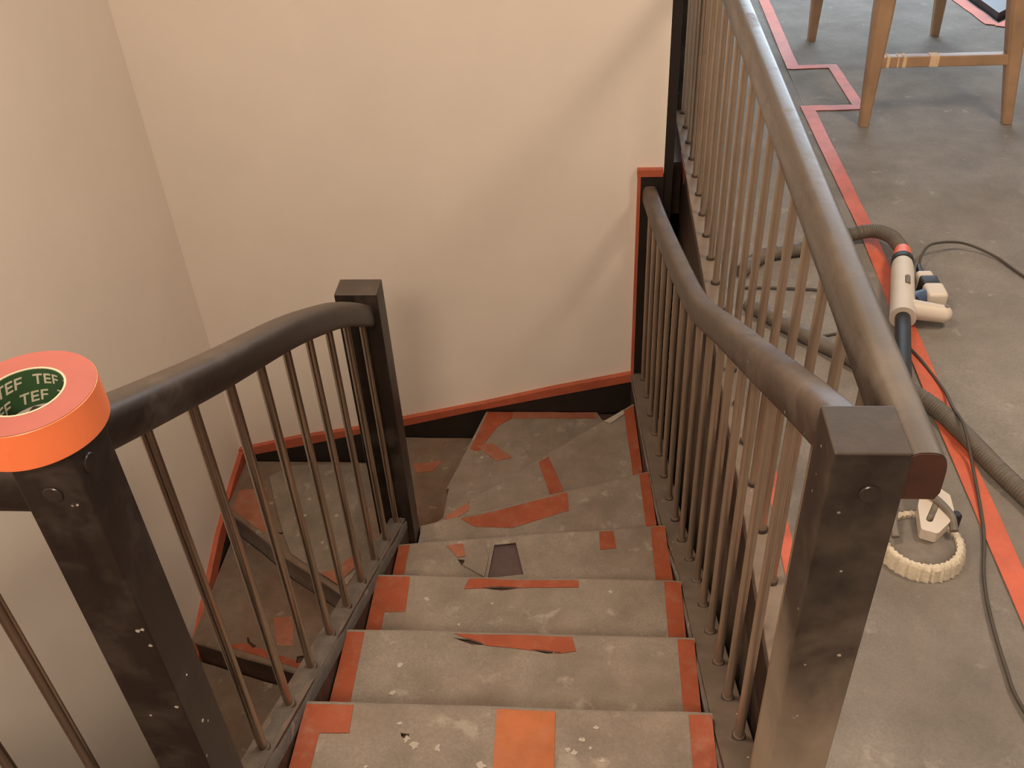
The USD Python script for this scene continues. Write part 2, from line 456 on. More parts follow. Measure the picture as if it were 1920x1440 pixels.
struct('wall_stair', box(0.350, 0.40, -2.5, 3.46, ZLOW, -0.221), 'stair_side_paint')
# window in the far wall
wn = struct('window_1', join([box(0.85, 3.15, 7.44, 7.5, 2.2, 2.28), box(0.85, 3.15, 7.44, 7.5, 0.82, 0.9), box(0.85, 0.93, 7.44, 7.5, 0.9, 2.2), box(3.07, 3.15, 7.44, 7.5, 0.9, 2.2), box(1.96, 2.04, 7.44, 7.5, 0.9, 2.2)]), 'window_white')

# dark wall string along the back wall with its upright end board
BT = [(-1.65, -1.374), (-1.361, -1.304), (-1.044, -1.222), (-0.82, -1.168), (-0.492, -1.078), (-0.157, -0.995), (0.177, -0.914)]
TT = [(-1.65, -1.334), (-1.351, -1.254), (-1.04, -1.193), (-0.823, -1.131), (-0.465, -1.042), (-0.156, -0.956), (0.172, -0.877)]
t1 = struct('trim_1', prism(BT + [(0.180, -0.91), (0.180, 0.038), (0.2655, 0.038), (0.2655, -1.35), (-0.4, -1.45), (-1.65, -1.80)], 1, 3.268, 3.29), 'black_board')
for a, b in ((0, 2), (2, 4), (4, 6)):
    poly = [TT[i] for i in range(a, b + 1)] + [(BT[i][0], BT[i][1] - 0.003) for i in range(b, a - 1, -1)]
    struct('tape_strip', prism(poly, 1, 3.2665 - 0.0004 * a, 3.2899), 'wall_tape', t1)
struct('tape_strip', prism([(0.170, -0.90), (0.182, -0.90), (0.182, 0.04), (0.170, 0.04)], 1, 3.2655, 3.2899), 'wall_tape', t1)
struct('tape_strip', prism([(0.168, 0.034), (0.262, 0.034), (0.262, 0.061), (0.168, 0.061)], 1, 3.265, 3.2899), 'wall_tape', t1)
# dark wall string down the left wall
LT = [(3.268, -1.342), (3.1, -1.367), (2.807, -1.442), (2.413, -1.60), (2.34, -1.70)]
LB = [(3.268, -1.41), (3.1, -1.435), (2.807, -1.515), (2.45, -1.665), (2.375, -1.76)]
t2 = struct('trim_2', prism(LB + [(1.9, -2.0), (0.35, -2.78), (0.35, ZLOW - 0.05), (1.0, ZLOW - 0.05), (2.3, -2.2), (3.268, -1.85)], 0, -1.65, -1.63), 'black_board')
for a, b in ((0, 2), (2, 4)):
    poly = [LT[i] for i in range(a, b + 1)] + [(LB[i][0], LB[i][1] - 0.003) for i in range(b, a - 1, -1)]
    struct('tape_strip', prism(poly, 0, -1.6499, -1.6285 + 0.0005 * a), 'wall_tape', t2)
# dark corner post on the end of the back wall
t3 = struct('trim_3', box(0.262, 0.303, 3.412, 3.455, 0.0, 2.45), 'black_board')
t3b = struct('trim_4', box(0.266, 0.300, 3.29, 3.41, ZLOW, 2.45, 0.002), 'black_board')

# ------------------------------------------------------------------ staircase
XL, XR = -0.602, 0.252


def xr(y):
    return 0.298 - 0.083 * min(1, max(0, (y - 1.85) / 1.44))


P = {}
for k in (1, 2, 3):
    P[k] = [(XL, 0.845 + 0.31 * (k - 1)), (XR, 0.845 + 0.31 * (k - 1)), (XR, 0.845 + 0.31 * k), (XL, 0.845 + 0.31 * k)]
P[4] = [(XL, 1.775), (XR, 1.775), (XR, 1.85), (0.236, 2.135), (XL, 2.035)]
P[5] = [(XL, 2.035), (0.236, 2.135), (0.210, 2.550), (-0.580, 2.265), (-0.580, 2.175), (XL, 2.175)]
P[6] = [(-0.580, 2.265), (0.210, 2.550), (0.180, 3.128), (-0.453, 2.545), (-0.580, 2.43)]
P[7] = [(-0.580, 2.43), (-0.453, 2.545), (0.180, 3.128), (0.170, 3.266), (-0.455, 3.266), (-0.573, 2.775)]
P[8] = [(-0.588, 2.268), (-0.573, 2.775), (-0.455, 3.266), (-0.95, 3.266), (-0.912, 2.68), (-0.69, 2.268)]
P[9] = [(-0.69, 2.268), (-0.912, 2.68), (-0.95, 3.266), (-1.628, 3.266), (-1.628, 2.96), (-1.459, 2.831), (-1.278, 2.681), (-1.149, 2.597), (-0.996, 2.488), (-0.712, 2.268)]
P[10] = [(-0.712, 2.268), (-0.996, 2.488), (-1.149, 2.597), (-1.278, 2.681), (-1.459, 2.831), (-1.628, 2.96), (-1.628, 2.365), (-1.119, 2.219), (-0.712, 2.10)]
P[11] = [(-1.628, 2.365), (-1.119, 2.219), (-0.712, 2.10), (-0.68, 1.85), (-1.628, 1.85)]
for k in range(12, 17):
    y = 1.85 - 0.31 * (k - 12)
    P[k] = [(-1.628, y), (-0.68, y), (-0.68, y - 0.31), (-1.628, y - 0.31)]
# front edge of every tread, as plan points, and the side it faces
F = {1: [(XL, 1.155), (XR, 1.155)], 2: [(XL, 1.465), (XR, 1.465)], 3: [(XL, 1.775), (XR, 1.775)], 4: [(XL, 2.035), (0.236, 2.135)],
     5: [(-0.580, 2.265), (0.210, 2.550)], 6: [(-0.453, 2.545), (0.180, 3.128)], 7: [(-0.573, 2.775), (-0.455, 3.266)], 8: [(-0.912, 2.68), (-0.95, 3.266)],
     9: [(-0.996, 2.488), (-1.149, 2.597), (-1.278, 2.681), (-1.459, 2.831), (-1.628, 2.96)], 10: [(-0.72, 2.10), (-1.119, 2.219), (-1.628, 2.365)],
     11: [(-0.69, 1.85), (-1.628, 1.85)]}
for k in range(12, 17):
    F[k] = [(-0.69, 1.54 - 0.31 * (k - 12)), (-1.628, 1.54 - 0.31 * (k - 12))]
OUT = {1: (0, 1), 2: (0, 1), 3: (0, 1), 4: (-0.12, 1), 5: (-0.34, 0.94), 6: (-0.68, 0.74), 7: (-0.97, 0.23), 8: (-1, -0.06), 9: (-0.62, -0.78), 10: (-0.28, -0.96), 11: (0, -1)}
for k in range(12, 17):
    OUT[k] = (0, -1)

st = thing('staircase', 'dark wooden winder staircase turning left below the landing, under grey felt', 'staircase', (-0.175, 0.845, 0))
for k in range(1, 17):
    z = -k * RISE
    obj('tread', prism(sg.Polygon(P[k]).buffer(-0.001), 2, z - 0.034, z), 'stair_wood', st)
for k in range(0, 17):                                               # risers, set back under each front edge
    z = -k * RISE
    edge = [(XL, 0.845), (XR, 0.845)] if k == 0 else F[k]
    o = np.array((0, 1) if k == 0 else OUT[k], float); o /= np.linalg.norm(o)
    pts = [np.array(p) - o * 0.012 for p in edge]
    line = sg.LineString(pts).buffer(0.007, cap_style='flat')
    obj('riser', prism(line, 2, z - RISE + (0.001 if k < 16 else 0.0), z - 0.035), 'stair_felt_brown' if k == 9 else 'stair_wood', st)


def string_board(pts, depth, x0, x1):
    top = [(y, z) for y, z in pts]
    return top + [(y, z - depth) for y, z in top[::-1]]


left_top = [(0.848, 0.025), (1.0, -0.05), (2.178, -0.642)]
obj('string', prism(string_board(left_top, 0.30, 0, 0), 0, -0.655, -0.604), 'string_wood', st, label='dust-covered string board under the left balusters')
rt = [(0.858, 0.0), (1.03, -0.098), (1.21, -0.20), (1.85, -0.515), (2.1, -0.638), (2.35, -0.725), (2.7, -0.79), (3.265, -0.875)]
rings = []
for y, z in curve([(0, *p) for p in rt], 40)[:, 1:]:
    c = xr(y)
    rings.append(np.array([(c - 0.044, y, z), (c - 0.041, y, z + 0.002), (c + 0.025, y, z + 0.002), (c + 0.028, y, z), (c + 0.028, y, z - 0.34), (c - 0.044, y, z - 0.34)]))
obj('string', loft(rings), 'string_wood', st, label='string board under the right balusters')


def wrap(center, path, w0, w1, up, down, seed):
    """Felt pulled over the top of a string board: a rounded, lumpy saddle."""
    rings = []
    pp = curve([(0, *p) for p in path], 90)[:, 1:]
    for y, z in pp:
        c = center(y)
        loop = [(w0, -down), (w0 - 0.002, -0.012), (w0 + 0.004, 0.0), (w0 * 0.6 + w1 * 0.4, up), (w0 * 0.3 + w1 * 0.7, up), (w1 - 0.004, 0.0), (w1 + 0.002, -0.012), (w1, -down)]
        ring = []
        for u, v in loop:
            q = meshkit.fbm(np.array([[y * 9 + u * 30, z * 9 + v * 30, seed]]), 3, 4)[0] - 0.5
            b = 0.004 * max(0, math.sin((y - 0.93) / 0.1435 * 2 * math.pi)) if v > -0.005 else 0
            ring.append((c + u + 0.008 * q * (1 if u > 0 else -1), y, z + v + 0.010 * q + b))
        rings.append(np.array(ring))
    return loft(rings)


obj('string_wrap', wrap(lambda y: -0.6295, [(y, z - 0.004) for y, z in left_top], -0.0275, 0.0275, 0.006, 0.045, 1.0), 'wrap_felt', st, label='dusty grey felt pulled over the left string board')
obj('string_wrap', wrap(lambda y: xr(y) - 0.008, [(y, z - 0.006) for y, z in rt], -0.0375, 0.0375, 0.005, 0.035, 2.0), 'wrap_felt', st, label='dusty grey felt pulled over the right string board')
obj('string', prism([(2.178, -1.45), (2.178, -1.75), (0.35, -2.66), (0.35, -2.40)], 0, -0.678, -0.658), 'string_wood', st)
obj('soffit', prism([(0.87, -0.33), (2.1, -0.96), (2.1, -0.98), (0.87, -0.35)], 0, -0.602, 0.25), 'stair_side_paint', st)

# ------------------------------------------------------------------ felt covers and tape on the treads
felt_labels = {
    1: 'grey felt cover on the nearest tread, with a bright orange tape patch at its centre',
    2: 'grey felt cover on the second tread down, its front tape strip torn in slits',
    3: 'grey felt cover on the third tread down, with a square orange corner patch at left',
    4: 'grey felt cover with a dark square hole, on the tread above the turn',
    5: 'grey felt on the first turning tread, crossed by a broad slanting orange tape',
    6: 'grey felt wedge with a short upright orange tape, its whitish torn edge at back right',
    7: 'grey felt cover on the turning tread against the back wall, tape along its back',
    8: 'brown-stained felt on the turning tread just right of the lower newel post',
    9: 'pale felt with a rounded torn outline lying on the corner tread by the left wall',
    10: 'brown-stained felt with a taped front edge and a torn flap, below the corner tread',
    11: 'dark stained felt on the lowest visible tread, behind the foot of the left newel post'}
hole4 = [(-0.298, 2.045), (-0.232, 2.055), (-0.200, 1.925), (-0.308, 1.912)]
holes = {1: [[(-0.388, 1.094), (-0.368, 1.092), (-0.374, 1.080), (-0.384, 1.084)]], 7: [[(0.03, 3.264), (0.13, 3.264), (0.095, 3.20), (0.05, 3.215)]], 2: [[(-0.334, 1.452), (-0.294, 1.450), (-0.248, 1.434), (-0.286, 1.434)], [(-0.142, 1.424), (-0.11, 1.423), (-0.07, 1.418), (-0.103, 1.414)]],
         3: [[(-0.301, 1.741), (-0.246, 1.749), (-0.191, 1.746), (-0.245, 1.735)]],
         4: [hole4, [(-0.408, 1.984), (-0.383, 1.980), (-0.392, 1.956)]],
         9: [[(-1.36, 2.815), (-1.325, 2.812), (-1.335, 2.80)]],
         10: [[(-1.406, 2.393), (-1.379, 2.354), (-1.347, 2.334), (-1.36, 2.323), (-1.393, 2.354)], [(-1.17, 2.29), (-1.13, 2.30), (-1.12, 2.262), (-1.165, 2.258)]]}
tapes = {
    1: [('step_tape', [(-0.601, 1.154), (-0.556, 1.154), (-0.556, 0.86), (-0.601, 0.86)], None), ('step_tape', [(-0.556, 1.154), (-0.498, 1.154), (-0.494, 1.088), (-0.556, 1.086)], None),
        ('step_tape_bright', [(-0.193, 1.154), (-0.071, 1.154), (-0.068, 0.95), (-0.19, 0.95)], 'wide bright orange tape patch'), ('step_tape', [(0.203, 1.154), (0.251, 1.154), (0.251, 0.86), (0.203, 0.86)], None)],
    2: [('step_tape', [(-0.601, 1.464), (-0.556, 1.464), (-0.549, 1.17), (-0.601, 1.17)], None), ('step_tape', [(-0.334, 1.464), (-0.043, 1.464), (-0.033, 1.422), (-0.075, 1.415), (-0.249, 1.431)], 'orange tape strip torn along the front edge'),
        ('step_tape', [(0.210, 1.464), (0.251, 1.464), (0.251, 1.17), (0.210, 1.17)], None)],
    3: [('step_tape', [(-0.601, 1.774), (-0.507, 1.774), (-0.501, 1.652), (-0.559, 1.65), (-0.556, 1.48), (-0.601, 1.48)], 'orange corner patch'), ('step_tape', [(-0.338, 1.774), (-0.032, 1.774), (-0.031, 1.748), (-0.157, 1.747), (-0.35, 1.736)], None),
        ('step_tape', [(0.204, 1.774), (0.251, 1.774), (0.251, 1.48), (0.204, 1.48)], None)],
    4: [('step_tape', [(-0.601, 2.034), (-0.566, 2.038), (-0.563, 1.79), (-0.601, 1.79)], None), ('step_tape', [(0.028, 2.108), (0.073, 2.112), (0.080, 2.039), (0.031, 2.031)], None),
        ('step_tape', [(0.190, 2.128), (0.235, 2.133), (0.250, 1.85), (0.250, 1.79), (0.198, 1.79)], None), ('faded_tape', [(-0.448, 2.036), (-0.398, 2.046), (-0.385, 1.995), (-0.409, 1.988)], None)],
    5: [('step_tape', [(-0.447, 2.307), (-0.326, 2.345), (-0.082, 2.440), (-0.073, 2.351), (-0.266, 2.263), (-0.394, 2.268)], 'broad slanting orange tape'), ('step_tape', [(-0.601, 2.173), (-0.565, 2.173), (-0.562, 2.06), (-0.601, 2.055)], None),
        ('step_tape', [(0.175, 2.535), (0.209, 2.547), (0.232, 2.15), (0.195, 2.145)], None)],
    6: [('step_tape', [(-0.202, 2.765), (-0.165, 2.80), (-0.096, 2.602), (-0.15, 2.584)], None), ('faded_tape', [(-0.535, 2.465), (-0.455, 2.54), (-0.45, 2.50), (-0.52, 2.43)], None),
        ('step_tape', [(0.138, 3.082), (0.178, 3.12), (0.207, 2.57), (0.170, 2.57)], None)],
    7: [('step_tape', [(-0.452, 3.265), (-0.342, 3.265), (-0.345, 3.220), (-0.401, 3.170), (-0.474, 3.00), (-0.508, 3.02)], None), ('faded_tape', [(-0.485, 3.035), (-0.418, 3.053), (-0.327, 2.964), (-0.393, 2.943)], None),
        ('faded_tape', [(-0.342, 3.265), (0.03, 3.265), (0.03, 3.225), (-0.342, 3.220)], None)],
    8: [('faded_tape', [(-0.782, 3.087), (-0.654, 3.113), (-0.688, 3.044), (-0.762, 3.033)], None)],
    9: [('faded_tape', [(-1.60, 2.95), (-1.60, 3.066), (-1.481, 3.088), (-1.373, 2.79), (-1.459, 2.838)], None), ('faded_tape', [(-1.11, 2.578), (-1.042, 2.608), (-0.972, 2.713), (-0.954, 2.64), (-1.025, 2.52)], None)],
    10: [('faded_tape', [(-1.317, 2.477), (-1.235, 2.488), (-1.198, 2.339), (-1.263, 2.337)], None), ('step_tape', [(-1.484, 2.335), (-1.427, 2.318), (-1.29, 2.276), (-1.133, 2.230), (-1.11, 2.255), (-1.22, 2.285), (-1.396, 2.345)], None)],
    11: []}
for k in range(1, 12):
    z = -k * RISE
    c = np.mean(P[k], 0)
    f = thing('felt_cover', felt_labels[k], 'floor protection', (c[0], c[1], z), 'felt covers on the stair treads')
    plan = sg.Polygon(P[k]).buffer(-0.002)
    cut = plan
    for h in holes.get(k, []):
        cut = cut.difference(sg.Polygon(h))
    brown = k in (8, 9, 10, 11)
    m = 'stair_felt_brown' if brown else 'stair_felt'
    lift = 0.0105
    parts = [sheet(cut, z, 0.004, 0.022, lift, 0.0055, k)]
    e = F[k]
    for a, b in zip(e[:-1], e[1:]):
        parts.append(nose(a, b, z, OUT[k], 0.135 if k < 8 else 0.018, 0.004, 0.0055, k, lift))
    obj('felt_sheet', join(parts), m, f)
    if k == 4:
        obj('bare_tread', prism(sg.Polygon(hole4).buffer(0.004), 2, z, z + 0.0022), 'hole_wood', f, label='dark wood showing through the hole')
        obj('lifted_flap', sheet([(-0.388, 1.955), (-0.318, 1.91), (-0.312, 1.985), (-0.33, 2.045), (-0.372, 2.03)], z, 0.003, 0.015, lift + 0.006, 0.004, 4), 'stair_felt', f)
    if k == 9:
        pale = [(-1.486, 3.155), (-1.392, 3.233), (-1.013, 3.249), (-0.962, 3.189), (-0.936, 2.869), (-0.924, 2.70), (-0.995, 2.51), (-1.149, 2.608), (-1.265, 2.69), (-1.323, 2.797), (-1.391, 2.94)]
        g = sg.Polygon(pale).buffer(-0.02).buffer(0.02)
        obj('torn_felt_layer', sheet(g.difference(sg.Polygon(holes[9][0])), z, 0.004, 0.025, lift + 0.007, 0.0055, k), 'stair_felt', f, label='paler torn felt layer on top')
    if k == 6:
        obj('torn_edge', sheet([(0.055, 3.012), (0.134, 3.086), (0.138, 3.062), (0.082, 3.0)], z, 0.003, 0.02, lift + 0.006, 0.004, 6), 'plaster_bit', f, label='whitish torn edge')
    for i, (tm, poly, lab) in enumerate(tapes[k]):
        g = sg.Polygon(poly).intersection(plan)
        for h in holes.get(k, []):
            g = g.difference(sg.Polygon(h))
        extra = 0.0125 if k == 9 and i == 1 else 0.0
        obj('tape_strip', sheet(g, z, 0.0016, 0.022, lift + 0.0017 + 0.0005 * i + extra, 0.0055, k), tm, f, label=lab)
# trodden plaster crumbs lying on the felt
rng = random.Random(5)
crumbs = []
spots = {1: [(-0.373, 1.079), (-0.355, 1.065), (-0.392, 1.115), (-0.307, 1.061), (-0.446, 1.017), (-0.215, 1.028), (-0.043, 1.067), (-0.016, 1.089), (0.013, 1.12), (0.026, 1.044), (0.002, 1.072), (-0.03, 1.06)],
         2: [(-0.452, 1.37), (-0.458, 1.293)], 3: [(-0.267, 1.687), (-0.448, 1.697), (0.057, 1.733), (-0.35, 1.613)], 7: [(-0.455, 2.965), (-0.43, 2.972), (-0.48, 3.0)],
         9: [(-1.297, 2.892), (-1.28, 2.90), (-1.26, 3.008), (-1.256, 2.909), (-1.117, 2.912), (-1.142, 2.754)]}
for k, pts in spots.items():
    for x, y in pts:
        s = rng.uniform(0.004, 0.011)
        a = np.linspace(0, 2 * np.pi, 13, endpoint=False)
        ring = [(x + s * rng.uniform(0.35, 1.25) * math.cos(t), y + s * rng.uniform(0.3, 1.1) * math.sin(t)) for t in a]
        zz = -k * RISE + 0.0112 + rumple([x], [y], 0.0055, k)[0] + (0.0075 if k == 9 else 0)
        crumbs.append(prism(sg.Polygon(ring).buffer(0), 2, zz - 0.002, zz + 0.0008))
obj('plaster_crumbs', join(crumbs), 'plaster_bit', label='whitish plaster crumbs and splashes trodden onto the felt-covered treads', cat='debris', kind='stuff')


# ------------------------------------------------------------------ balustrades
def rail_profile(wd, ht, n=8, flat=True):
    """A loaf: flat underside with eased corners, rounded top. (sideways, upward), centred on the rail's middle."""
    pts = []
    hw, hh = wd / 2, ht / 2
    for t in np.linspace(0, np.pi, 2 * n + 1):
        c, s = math.cos(t), math.sin(t)
        pts.append((hw * math.copysign(abs(c) ** 0.62, c), -hh * 0.1 + hh * 1.1 * abs(s) ** 0.75))
    pts += [(-hw, -hh * 0.7), (-hw * 0.82, -hh), (hw * 0.82, -hh), (hw, -hh * 0.7)]
    return np.array(pts)


def rail(path, wd, ht):
    path = np.array(path, float)
    prof = rail_profile(wd, ht)
    T = np.gradient(path, axis=0); T /= np.linalg.norm(T, axis=1, keepdims=True)
    rings = []
    for i, (p, t) in enumerate(zip(path, T)):
        side = np.cross(t, (0, 0, 1)); side /= np.linalg.norm(side)
        up = np.cross(side, t)
        if i in (0, len(path) - 1):                              # ends are cut plumb
            up = np.array((0, 0, 1.0)) / max(0.5, up[2])
        rings.append(p + prof[:, :1] * side + prof[:, 1:] * up)
    return loft(rings)


def cap(cx, cy, cz, axis):
    """A round plug over a screw hole, slightly domed, on a face that looks along the axis (sign included)."""
    d = lathe([(0.0, -0.004), (0.0118, -0.004), (0.0120, 0.0014), (0.0108, 0.0026), (0.0, 0.0030)], 24)
    v = d.vertices.copy()
    if axis == '-y':
        v = np.column_stack([v[:, 0], -v[:, 2], v[:, 1]])
    elif axis == '+x':
        v = np.column_stack([v[:, 2], v[:, 0], v[:, 1]])
    t = trimesh.Trimesh(v + np.array((cx, cy, cz)), d.faces, process=False)
    trimesh.repair.fix_normals(t)
    return t


def newel(parent, x0, x1, y0, y1, z0, z1, m, caps=()):
    n = obj('newel_post', box(x0, x1, y0, y1, z0, z1, 0.003), m, parent)
    for c in caps:
        obj('screw_cap', cap(*c), 'cap_wood', n)
    return n


def top_at(pts, y):
    p = np.array(pts)
    return float(np.interp(y, p[:, 0], p[:, 1]))


# left balustrade of the upper flight
lb = thing('stair_balustrade', 'left stair balustrade, dark handrail falling from the tape-topped newel post to the lower post', 'balustrade', (-0.624, 0.806, 0), 'stair and landing balustrades')
newel(lb, -0.665, -0.583, 0.765, 0.847, -0.25, 0.924, 'newel_wood', [(-0.625, 0.765, 0.856, '-y'), (-0.583, 0.79, 0.885, '+x')])
newel(lb, -0.702, -0.583, 2.18, 2.262, -1.62, 0.224, 'newel_wood')
lpath = [(0.846, 0.880), (1.0, 0.801), (1.234, 0.684), (1.561, 0.529), (1.80, 0.402), (1.95, 0.314), (2.08, 0.226), (2.181, 0.152)]
lc = curve([(-0.624, y, z) for y, z in lpath], 56)
obj('handrail', rail(lc, 0.058, 0.062), 'rail_wood', lb)
for i in range(9):
    y = 0.985 + 0.1435 * i
    b = obj('baluster', rod(-0.624, y, top_at(left_top, y) - 0.004, top_at(lpath, y) - 0.032, 0.0094), 'baluster_metal', lb)
    obj('base_ring', collar(-0.624, y, top_at(left_top, y)), 'string_wood', b)

def splash(parent, spots, axis, face):
    for x, z, r in spots:
        a = np.linspace(0, 2 * np.pi, 11, endpoint=False)
        ring = [(x + r * rng.uniform(0.6, 1.15) * math.cos(t), z + r * rng.uniform(0.5, 1.0) * math.sin(t)) for t in a]
        lo, hi = (face - 0.0012, face + 0.001) if axis == 1 else (face - 0.001, face + 0.0012)
        obj('paint_splash', prism(sg.Polygon(ring).buffer(0), axis, lo, hi), 'plaster_bit', parent)


splash(lb + '/newel_post', [(-0.597, 0.605, 0.0035), (-0.590, 0.608, 0.003), (-0.5885, 0.574, 0.003), (-0.591, 0.432, 0.003), (-0.601, 0.84, 0.002)], 1, 0.765)
splash(lb + '/newel_post', [(0.795, 0.352, 0.003), (0.802, 0.456, 0.0015)], 0, -0.583)

# landing guard going left from the left newel post
gl = thing('landing_balustrade', 'short landing rail running off to the left from under the tape roll', 'balustrade', (-1.16, 0.806, 0), 'stair and landing balustrades')
obj('handrail', rail([(-0.664, 0.806, 0.845), (-1.15, 0.806, 0.845), (-1.648, 0.806, 0.845)], 0.052, 0.076), 'rail_wood', gl)
obj('base_rail', box(-1.648, -0.666, 0.781, 0.835, -0.12, 0.03, 0.003), 'string_wood', gl)
for i in range(6):
    x = -0.815 - 0.147 * i
    obj('baluster', rod(x, 0.806, 0.026, 0.812, 0.0094), 'baluster_metal', gl)

# right balustrade of the upper flight
rb = thing('stair_balustrade', 'right stair balustrade, its dusty handrail curving down from the near newel to the back wall', 'balustrade', (0.298, 0.814, 0), 'stair and landing balustrades')
newel(rb, 0.257, 0.339, 0.773, 0.855, -0.25, 0.924, 'newel_wood_dusty', [(0.303, 0.773, 0.866, '-y')])
splash(rb + '/newel_post', [(0.316, 0.581, 0.0028)], 1, 0.773)
rpath = [(0.854, 0.874), (1.06, 0.768), (1.39, 0.592), (1.75, 0.402), (1.95, 0.298), (2.12, 0.222), (2.3, 0.166), (2.55, 0.105), (2.94, 0.020), (3.267, -0.035)]
rc = curve([(xr(y), y, z) for y, z in rpath], 72)
obj('handrail', rail(rc, 0.056, 0.062), 'rail_wood_dusty', rb)
y = 0.965
while y < 3.24:
    b = obj('baluster', rod(xr(y), y, top_at(rt, y) - 0.004, top_at(rpath, y) - 0.026, 0.0094), 'baluster_metal_dusty', rb)
    obj('base_ring', collar(xr(y), y, top_at(rt, y) + 0.001), 'string_wood', b)
    y += 0.1405

# level guard along the edge of the room floor
gd = thing('landing_balustrade', 'long level guard rail with bronze balusters along the room floor right of the stairs', 'balustrade', (0.382, 2.3, 0), 'stair and landing balustrades')
gr = obj('handrail', rail([(0.386, 0.845, 0.825), (0.386, 2.3, 0.825), (0.386, 3.902, 0.825)], 0.052, 0.074), 'rail_wood_worn', gd)
obj('end_grain', prism(sg.Polygon([(0.386 + u * 0.97, 0.825 + v * 0.97) for u, v in rail_profile(0.052, 0.074)]), 1, 0.8435, 0.8455), 'cut_end_wood', gr, label='reddish brown sawn end of the handrail')
obj('base_rail', box(0.346, 0.412, 0.857, 3.905, -0.145, 0.028, 0.004), 'string_wood_tan', gd)
newel(gd, 0.340, 0.422, 3.902, 3.984, 0.0, 0.93, 'newel_wood')
for i in range(21):
    y = 0.925 + 0.147 * i
    b = obj('baluster', rod(0.380, y, 0.024, 0.795, 0.0094), 'baluster_metal_dusty', gd)
    obj('base_ring', collar(0.380, y, 0.029), 'string_wood', b)
obj('tape_scrap', prism([(3.33, -0.03), (3.50, 0.0), (3.50, 0.03), (3.33, 0.022)], 0, 0.3445, 0.3462), 'wall_tape', gd)

# ------------------------------------------------------------------ tape roll on the left newel post
tr = thing('tape_roll', 'orange roll of adhesive tape with a green printed core, lying on the left newel post', 'tape', (-0.624, 0.806, 0.924))
cx, cy, z0, hh = -0.637, 0.808, 0.925, 0.050
obj('tape_winding', lathe([(0.0455, z0), (0.0785, z0), (0.0793, z0 + 0.001), (0.0793, z0 + hh - 0.001), (0.0785, z0 + hh), (0.0455, z0 + hh)], 64, (cx, cy, 0)), 'roll_face', tr)
obj('winding_side', lathe([(0.0455, z0 + hh - 0.0005), (0.0787, z0 + hh - 0.0005), (0.0784, z0 + hh + 0.0006), (0.0455, z0 + hh + 0.0006)], 64, (cx, cy, 0)), 'roll_side', tr, label='paler flat side of the wound tape')
core = obj('core', lathe([(0.0432, z0), (0.0457, z0), (0.0457, z0 + hh + 0.0012), (0.0432, z0 + hh + 0.0012)], 64, (cx, cy, 0)), 'core_card', tr)
obj('core_lining', lathe([(0.0426, z0 + 0.0005), (0.0433, z0 + 0.0005), (0.0433, z0 + hh + 0.0002), (0.0426, z0 + hh + 0.0002)], 64, (cx, cy, 0)), 'core_green', core, label='green printed inner face of the core')


def core_text(word, height, ang0, zc, r=0.0425):
    t = meshkit.text_mesh(word, height, 0.0004, bold=True)
    t = trimesh.Trimesh(*trimesh.remesh.subdivide_to_size(t.vertices, t.faces, 0.004), process=False)
    v = t.vertices.copy()
    w_ = v[:, 0].max()
    a = ang0 - (v[:, 0] - w_ / 2 + 0.25 * v[:, 1]) / r
    rad = r - v[:, 2]
    o = np.column_stack([cx + rad * np.cos(a), cy + rad * np.sin(a), zc + v[:, 1]])
    t = trimesh.Trimesh(o, t.faces, process=False)
    trimesh.repair.fix_normals(t)
    return t


for k in range(6):
    obj('printed_word', core_text('TEF', 0.0135, math.radians(90 - 60 * k), z0 + 0.030), 'core_print', core)
    obj('printed_word', core_text('TEF', 0.0135, math.radians(60 - 60 * k), z0 + 0.007), 'core_print', core)

# ------------------------------------------------------------------ the room floor: felt, tape
side = thing('floor_felt', 'narrow run of grey felt between the guard balusters and the long orange floor tape', 'floor protection', (0.66, 3.0, 0), 'felt on the room floor')
obj('felt_sheet', sheet(sg.box(0.414, -0.5, 0.885, 7.4), 0.006, 0.004, 0.05, 0.004, 0.004, 21), 'floor_felt_grey', side)
for i, (a, b) in enumerate(((1.20, 1.46), (1.46, 1.74))):
    obj('tape_strip', sheet([(0.3985, a), (0.447, a), (0.445, b), (0.3985, b)], 0.006, 0.0016, 0.05, 0.0065, 0.004, 21), 'floor_tape', side)
big = thing('floor_felt', 'wide grey felt covering the room floor under the wooden table', 'floor protection', (2.9, 3.2, 0), 'felt on the room floor')
obj('felt_sheet', sheet(sg.box(0.886, -0.5, 5.0, 7.3).difference(sg.Polygon([(1.995, 4.96), (2.75, 5.75), (2.62, 7.4), (1.75, 7.4)])), 0.006, 0.004, 0.06, 0.0042, 0.0042, 22), 'floor_felt_grey', big)
for poly in ([(0.862, 0.5), (0.912, 0.5), (0.915, 1.9), (0.866, 1.9)], [(0.866, 1.9), (0.915, 1.9), (0.935, 2.9), (0.886, 2.9)], [(0.886, 2.9), (0.935, 2.9), (0.925, 3.95), (0.872, 3.95)],
             [(0.872, 3.90), (1.13, 3.91), (1.13, 3.962), (0.872, 3.957)], [(1.085, 3.95), (1.133, 3.95), (1.113, 4.42), (1.068, 4.41)], [(0.90, 4.375), (1.113, 4.385), (1.11, 4.43), (0.90, 4.42)],
             [(0.885, 4.38), (0.94, 4.38), (0.965, 6.8), (0.912, 6.8)],
             [(1.92, 4.93), (1.985, 4.90), (1.75, 7.25), (1.68, 7.25)], [(1.955, 4.90), (2.01, 4.87), (2.80, 5.70), (2.755, 5.745)]):
    obj('tape_strip', sheet(poly, 0.006, 0.0016, 0.05, 0.0085, 0.0042, 22), 'floor_tape', big)
obj('dark_slab', prism([(2.0, 5.0), (2.73, 5.76), (2.60, 7.3), (1.78, 7.3)], 2, 0.0, 0.045), 'dark_stone', label='dark stone slab in the floor bordered by orange tape at the top right', cat='stone slab')

